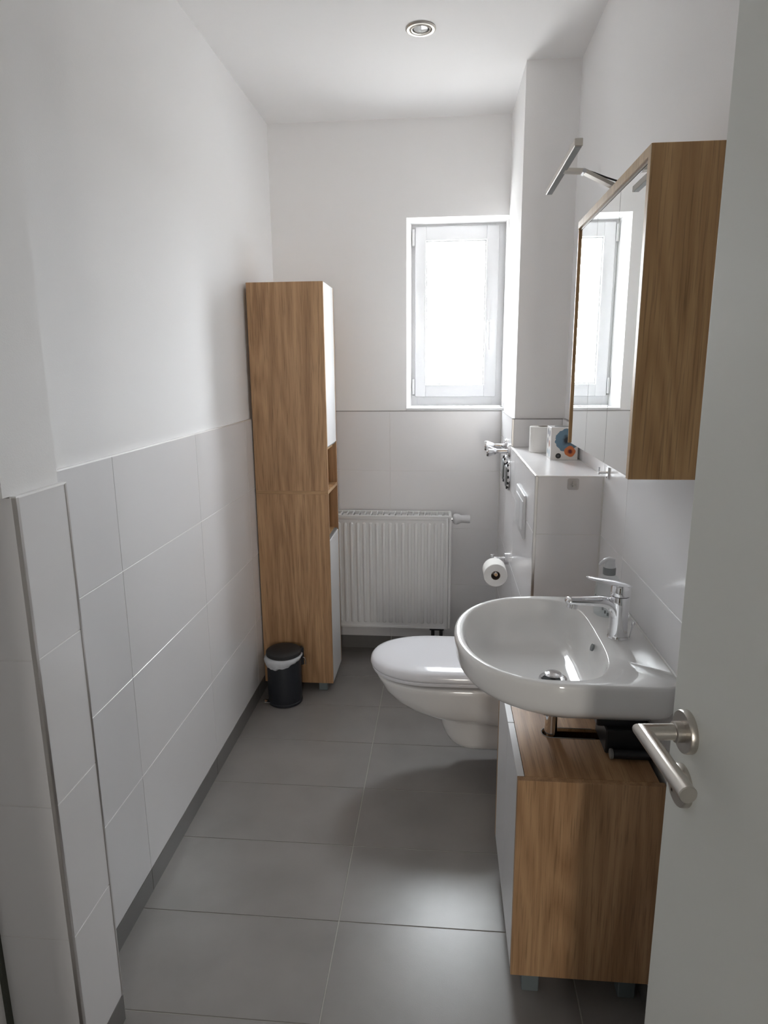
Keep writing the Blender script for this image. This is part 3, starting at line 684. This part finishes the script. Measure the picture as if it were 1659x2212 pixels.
# clip-on light on top of it
lm = thing('mirror_light', 'slim silver bar light on a bent arm above the mirror cabinet', 'wall light', (0.345, 1.48, MZ1))
MB().box((0.2285, 1.325, 1.868), (0.2430, 1.672, 1.881), 0.0008).build('light_bar', M['steel'], lm)
MB().box((0.2300, 1.330, 1.8672), (0.2415, 1.667, 1.8683)).build('diffuser', M['greyplastic'], lm)
def strap(p0, p1, w, t):
    p0 = Vector(p0); p1 = Vector(p1); d = (p1-p0).normalized(); yv = Vector((0, 1, 0)); nv = d.cross(yv).normalized()
    return MB().poly([p0-yv*w/2-nv*t/2, p0+yv*w/2-nv*t/2, p0+yv*w/2+nv*t/2, p0-yv*w/2+nv*t/2], p1-p0)
strap((0.238, 1.485, 1.869), (0.274, 1.485, 1.867), 0.020, 0.007).build('arm', M['steel'], lm)
MB().cyl((0.2765, 1.474, 1.8655), (0.2765, 1.496, 1.8655), 0.0045, 16).build('arm_joint', M['chrome'], lm, True)
strap((0.278, 1.485, 1.866), (0.345, 1.485, 1.8335), 0.020, 0.007).build('arm', M['steel'], lm)
MB().box((0.335, 1.470, MZ1-0.0002), (0.395, 1.500, MZ1+0.004), 0.001).build('mount', M['steel'], lm)
MB().tube([(0.246, 1.492, 1.874), (0.275, 1.493, 1.8735), (0.300, 1.495, 1.866), (0.325, 1.497, 1.857), (0.355, 1.498, 1.8475), (0.39, 1.50, 1.834)], 0.0018, 8).build('cable', M['black'], lm, True)

# ------------------------------------------------------------ washbasin
BYc = 1.531; N = 144; ZR = 0.850
ba = thing('washbasin', 'white ceramic washbasin with D shaped rim fixed to the right wall', 'washbasin', (XR, BYc, 0.74))
def dring(xf, xb, hy, z, cx, ef=2.15, eb=14.0, cy=BYc):
    ring = []
    for i in range(N):
        a = 2*PI*i/N; c, s_ = math.cos(a), math.sin(a)
        e, ax_ = (eb, xb-cx) if c > 0 else (ef, cx-xf)
        r = (abs(c/ax_)**e+abs(s_/hy)**e)**(-1/e)
        ring.append(Vector((cx+r*c, cy+r*s_, z)))
    return ring
XW = XR-0.0005
def o(ins, z, insb=0.0): return dring(0.031+ins, XW-insb, 0.272-ins*0.9, z, 0.270)
rs = [dring(0.21, 0.40, 0.10, 0.722, 0.28, 2, 3), dring(0.17, 0.44, 0.15, 0.727, 0.28, 2, 4), dring(0.125, XW-0.02, 0.195, 0.742, 0.28, 2.1, 6), dring(0.085, XW-0.005, 0.232, 0.756, 0.275, 2.15, 10),
      o(0.030, 0.767), o(0.016, 0.777), o(0.008, 0.789), o(0.004, 0.805), o(0.001, 0.830), o(0.0, 0.841), o(0.0012, 0.8465), o(0.004, 0.8495), o(0.008, ZR)]
# rim land, then the bowl edge
def inn(s, z, sh=0.0, rise=0.0):
    cx, cy = 0.255, BYc
    base = dring(0.052, 0.372, 0.246, z, 0.240, 2.15, 3.4)
    tx, ty = 0.267, 1.503
    out = []
    for p in base:
        q = Vector((tx+(p.x-tx)*s, ty+(p.y-ty)*s, z)); out.append(q)
    return out
rs += [inn(1.012, ZR-0.0003), inn(1.000, ZR-0.0016), inn(0.988, ZR-0.006), inn(0.972, ZR-0.015), inn(0.950, ZR-0.030), inn(0.915, ZR-0.048), inn(0.86, ZR-0.066), inn(0.78, ZR-0.081), inn(0.66, ZR-0.092), inn(0.50, ZR-0.099), inn(0.34, ZR-0.103), inn(0.20, ZR-0.106), inn(0.13, ZR-0.108)]
MB().rings(rs).build('basin', M['ceramic'], ba, True, sharp=75)
dz = ZR-0.107; DX, DY_ = 0.269, 1.502
MB().lathe((DX, DY_, dz-0.004), (0, 0, 1), [(0.034, 0.0), (0.0345, 0.006), (0.033, 0.0085), (0.029, 0.0085), (0.026, 0.005), (0.024, 0.002)], 48, True, False).build('drain_ring', M['chrome'], ba, True)
MB().lathe((DX, DY_, dz-0.001), (0, 0, 1), [(0.026, 0), (0.026, 0.002), (0.001, 0.002)], 32).build('drain_hole', M['dark'], ba)
MB().lathe((DX, DY_, dz+0.001), (0, 0, 1), [(0.006, 0), (0.006, 0.010), (0.020, 0.0115), (0.0215, 0.0135), (0.019, 0.0165), (0.010, 0.0185), (0.001, 0.019)], 40).build('drain_plug', M['chrome'], ba, True)
MB().lathe((0.3585, 1.515, ZR-0.026), (-1, 0, 0.35), [(0.009, -0.004), (0.009, 0.0006), (0.0075, 0.0010), (0.001, 0.0008)], 28).build('overflow_cap', M['greyplastic'], ba, True)
MB().tube([(XW-0.001, BYc-0.27, ZR+0.001), (XW-0.001, BYc+0.27, ZR+0.001)], 0.0028, 8).build('silicone_joint', M['silicone'], ba, True)
MB().lathe((DX, DY_-0.002, 0.664), (0, 0, -1), [(0.0155, 0.0), (0.0215, 0.001), (0.0215, 0.007), (0.0165, 0.010)], 32).build('waste_collar', M['chrome'], ba, True)
MB().cyl((DX, DY_-0.002, 0.730), (DX, DY_-0.002, 0.548), 0.0155, 32).build('drain_pipe', M['chrome'], ba, True)
MB().cyl((DX, DY_-0.002, 0.555), (XR-0.02, DY_-0.002, 0.555), 0.0155, 24).build('trap_pipe', M['black'], ba, True)

# ------------------------------------------------------------ faucet
FX, FYc = 0.4175, 1.519
fa = thing('faucet', 'chrome single lever mixer tap on the washbasin deck', 'faucet', (FX, FYc, ZR))
MB().lathe((FX, FYc, ZR-0.0005), (0, 0, 1), [(0.0238, 0), (0.0242, 0.002), (0.0230, 0.004), (0.0225, 0.010), (0.0215, 0.035), (0.0213, 0.060), (0.0220, 0.085), (0.0228, 0.103), (0.0222, 0.1045), (0.021, 0.1050)], 56).build('body', M['chrome'], fa, True)
# spout: springs from the body in a curve and runs out over the bowl
pts = []; rad = []
for k in range(9):
    a = k/8
    pts.append((FX-0.002-0.010*a-0.036*a**2.4, FYc, ZR+0.034+0.055*math.sin(a*PI/2)**0.9)); rad.append((0.0170-0.0045*a, 0.0200-0.003*a))
for k in range(1, 9):
    a = k/8; pts.append((FX-0.050-0.070*a, FYc, ZR+0.089+0.0005*a)); rad.append((0.0122-0.0034*a, 0.0178-0.002*a))
pts.append((FX-0.1235, FYc, ZR+0.0905)); rad.append((0.0070, 0.0145)); pts.append((FX-0.1255, FYc, ZR+0.0915)); rad.append((0.004, 0.009))
MB().tube(pts, rad, 32, upv=(1, 0, 0)).build('spout', M['chrome'], fa, True, sharp=60)
MB().lathe((FX-0.108, FYc, ZR+0.083), (-0.16, 0, -1), [(0.0122, 0), (0.0122, 0.011), (0.0108, 0.0125), (0.009, 0.011)], 32).build('aerator', M['chrome'], fa, True)
MB().lathe((FX, FYc, ZR+0.1055), (0, 0, 1), [(0.0225, 0), (0.0230, 0.001), (0.0225, 0.012), (0.0215, 0.022), (0.019, 0.026), (0.012, 0.029), (0.001, 0.030)], 48).build('cap', M['chrome'], fa, True)
rs = []
for x, z, hw, th in ((0.026, 0.1205, 0.006, 0.001), (0.020, 0.1215, 0.0150, 0.0025), (0.005, 0.1235, 0.0190, 0.0045), (-0.015, 0.1270, 0.0195, 0.0060), (-0.035, 0.1315, 0.0185, 0.0045), (-0.055, 0.1355, 0.0170, 0.0032), (-0.072, 0.1390, 0.0150, 0.0028), (-0.0785, 0.1405, 0.0100, 0.0022), (-0.0805, 0.1410, 0.004, 0.001)):
    rs.append([(FX+x, FYc+hw*math.cos(2*PI*k/28), ZR+0.0075+z+th*math.sin(2*PI*k/28)) for k in range(28)])
MB().rings(rs).build('lever', M['chrome'], fa, True)
mb = MB(); mb.cyl((FX+0.028, FYc, ZR-0.0005), (FX+0.0335, FYc, ZR+0.030), 0.0018, 12); mb.lathe((FX+0.0330, FYc, ZR+0.028), (0.25, 0, 1), [(0.0025, 0), (0.0042, 0.003), (0.0042, 0.011), (0.0025, 0.013)], 16)
mb.build('pop_up_rod', M['chrome'], fa, True)

# ------------------------------------------------------------ soap dispenser
SX, SY = 0.428, 1.672
so = thing('soap_dispenser', 'clear soap pump bottle with white pump head behind the faucet', 'soap dispenser', (SX, SY, ZR))
prof = [(0.030, 0), (0.033, 0.003), (0.034, 0.012), (0.0335, 0.060), (0.031, 0.085), (0.024, 0.100), (0.014, 0.107), (0.013, 0.112)]
MB().lathe((SX, SY, ZR+0.0003), (0, 0, 1), prof, 40).build('bottle', M['clear'], so, True)
MB().lathe((SX, SY, ZR+0.108), (0, 0, 1), [(0.0155, 0), (0.016, 0.001), (0.016, 0.017), (0.014, 0.019), (0.007, 0.0195), (0.006, 0.024)], 32).build('collar', M['greyplastic'], so, True)
mb = MB(); mb.lathe((SX, SY, ZR+0.126), (0, 0, 1), [(0.0125, 0), (0.0145, 0.001), (0.0130, 0.014), (0.0120, 0.020), (0.010, 0.023), (0.001, 0.025)], 28)
mb.tube([(SX+0.012, SY, ZR+0.147), (SX-0.002, SY, ZR+0.148), (SX-0.012, SY, ZR+0.145), (SX-0.021, SY, ZR+0.138), (SX-0.026, SY, ZR+0.132)], [(0.003, 0.006), (0.006, 0.010), (0.0055, 0.009), (0.004, 0.007), (0.003, 0.005)], 16)
mb.build('pump_head', M['upvc'], so, True)
for q in range(16):
    a = math.radians(150+q*11)
    if q % 4 == 3: continue
    z = ZR+0.030+0.022*math.sin(q*0.42)
    mb = MB(); mb.box((-0.0022, -0.0004, -0.0042), (0.0022, 0.0004, 0.0042))
    c, s_ = math.cos(a), math.sin(a)
    for v in mb.bm.verts:
        x, y, zz = v.co; v.co = Vector((SX+c*(0.0341+y)-s_*x, SY+s_*(0.0341+y)+c*x, z+zz))
    mb.build('label_mark', M['greyplastic'], so)

# ------------------------------------------------------------ vanity cabinet
VX, VY0, VY1, VZ0, VZ1 = 0.169, 1.300, 1.790, 0.092, 0.603
vc = thing('vanity_cabinet', 'low oak vanity cabinet with white doors standing under the washbasin', 'cabinet', ((VX+XR)/2, (VY0+VY1)/2, 0))
MB().box((VX, VY0, VZ0), (0.483, VY0+0.016, VZ1-0.0005), 0.0006).build('side_panel', M['oak'], vc)
MB().box((VX, VY1-0.016, VZ0), (0.483, VY1, VZ1-0.0005), 0.0006).build('side_panel', M['oak'], vc)
# top board with its slot for the drain
sx0, sy = 0.2465, 1.500; tx1 = 0.472; hw = 0.0235
slot = [(sx0+hw+hw*math.cos(a), sy+hw*math.sin(a)) for a in [math.radians(-90-180*i/14) for i in range(15)]]
# keep polygons convex enough: three pieces joined
mb = MB()
def pc3(pts): mb.poly([(x, y, VZ1-0.009) for x, y in pts], (0, 0, 0.009))
pc3([(VX+0.017, VY0+0.0162), (tx1, VY0+0.0162), (tx1, sy-hw), (sx0+hw, sy-hw), (VX+0.017, sy-hw)])
pc3([(VX+0.017, sy+hw), (sx0+hw, sy+hw), (tx1, sy+hw), (tx1, VY1-0.0162), (VX+0.017, VY1-0.0162)])
left = [(VX+0.017, sy-hw)]+[(x, y) for x, y in slot]+[(VX+0.017, sy+hw)]
for (xa, ya), (xb, yb) in zip(slot, slot[1:]): pc3([(VX+0.017, ya), (xa, ya), (xb, yb), (VX+0.017, yb)])
bmesh.ops.remove_doubles(mb.bm, verts=mb.bm.verts, dist=1e-5)
mb.build('top_panel', M['oak_y'], vc)
pts = [(tx1-0.1, sy-hw+0.0005)]+[(sx0+hw+(hw-0.0005)*math.cos(a), sy+(hw-0.0005)*math.sin(a)) for a in [math.radians(-90-180*i/14) for i in range(15)]]+[(tx1-0.1, sy+hw-0.0005)]
MB().tube([(x, y, VZ1+0.0004) for x, y in pts], 0.0012, 6).build('slot_edging', M['greyplastic'], vc, True)
MB().box((VX+0.017, VY0+0.016, VZ0), (0.483, VY1-0.016, VZ0+0.016)).build('bottom_panel', M['oak_y'], vc)
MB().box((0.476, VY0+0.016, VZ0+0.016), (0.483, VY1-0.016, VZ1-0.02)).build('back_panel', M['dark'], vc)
ym = 1.541
MB().box((VX+0.0005, VY0+0.0175, VZ0+0.0005), (VX+0.0160, ym-0.0012, VZ1), 0.0006).build('door', M['white'], vc)
MB().box((VX+0.0005, ym+0.0012, VZ0+0.0005), (VX+0.0160, VY1-0.0175, VZ1), 0.0006).build('door', M['white'], vc)
for x in (0.203, 0.430):
    for y in (VY0+0.045, VY1-0.060):
        MB().box((x, y, 0.0), (x+0.040, y+0.034, VZ0), 0.002).build('foot', M['foot'], vc)
# black plumbing behind the drain
pl = thing('plumbing_connection', 'black angle valves and hose connection below the basin by the wall', 'plumbing', (0.43, 1.47, 0.60))
MB().box((0.380, 1.415, VZ1+0.001), (XR-0.001, 1.520, 0.665), 0.003).build('housing', M['black'], pl)
MB().box((0.362, 1.435, 0.662), (0.470, 1.515, 0.684), 0.003).build('cover', M['black'], pl)
MB().cyl((0.392, 1.398, VZ1+0.0125), (XR-0.001, 1.398, VZ1+0.0125), 0.0105, 20, 0.002).build('angle_valve', M['black'], pl, True)
MB().cyl((0.386, 1.398, VZ1+0.0125), (0.3925, 1.398, VZ1+0.0125), 0.0120, 20, 0.001).build('valve_knob', M['greyplastic'], pl, True)
MB().tube([(0.398, 1.428, 0.684), (0.398, 1.428, 0.70), (0.400, 1.45, 0.716)], 0.006, 12).build('hose', M['black'], pl, True)
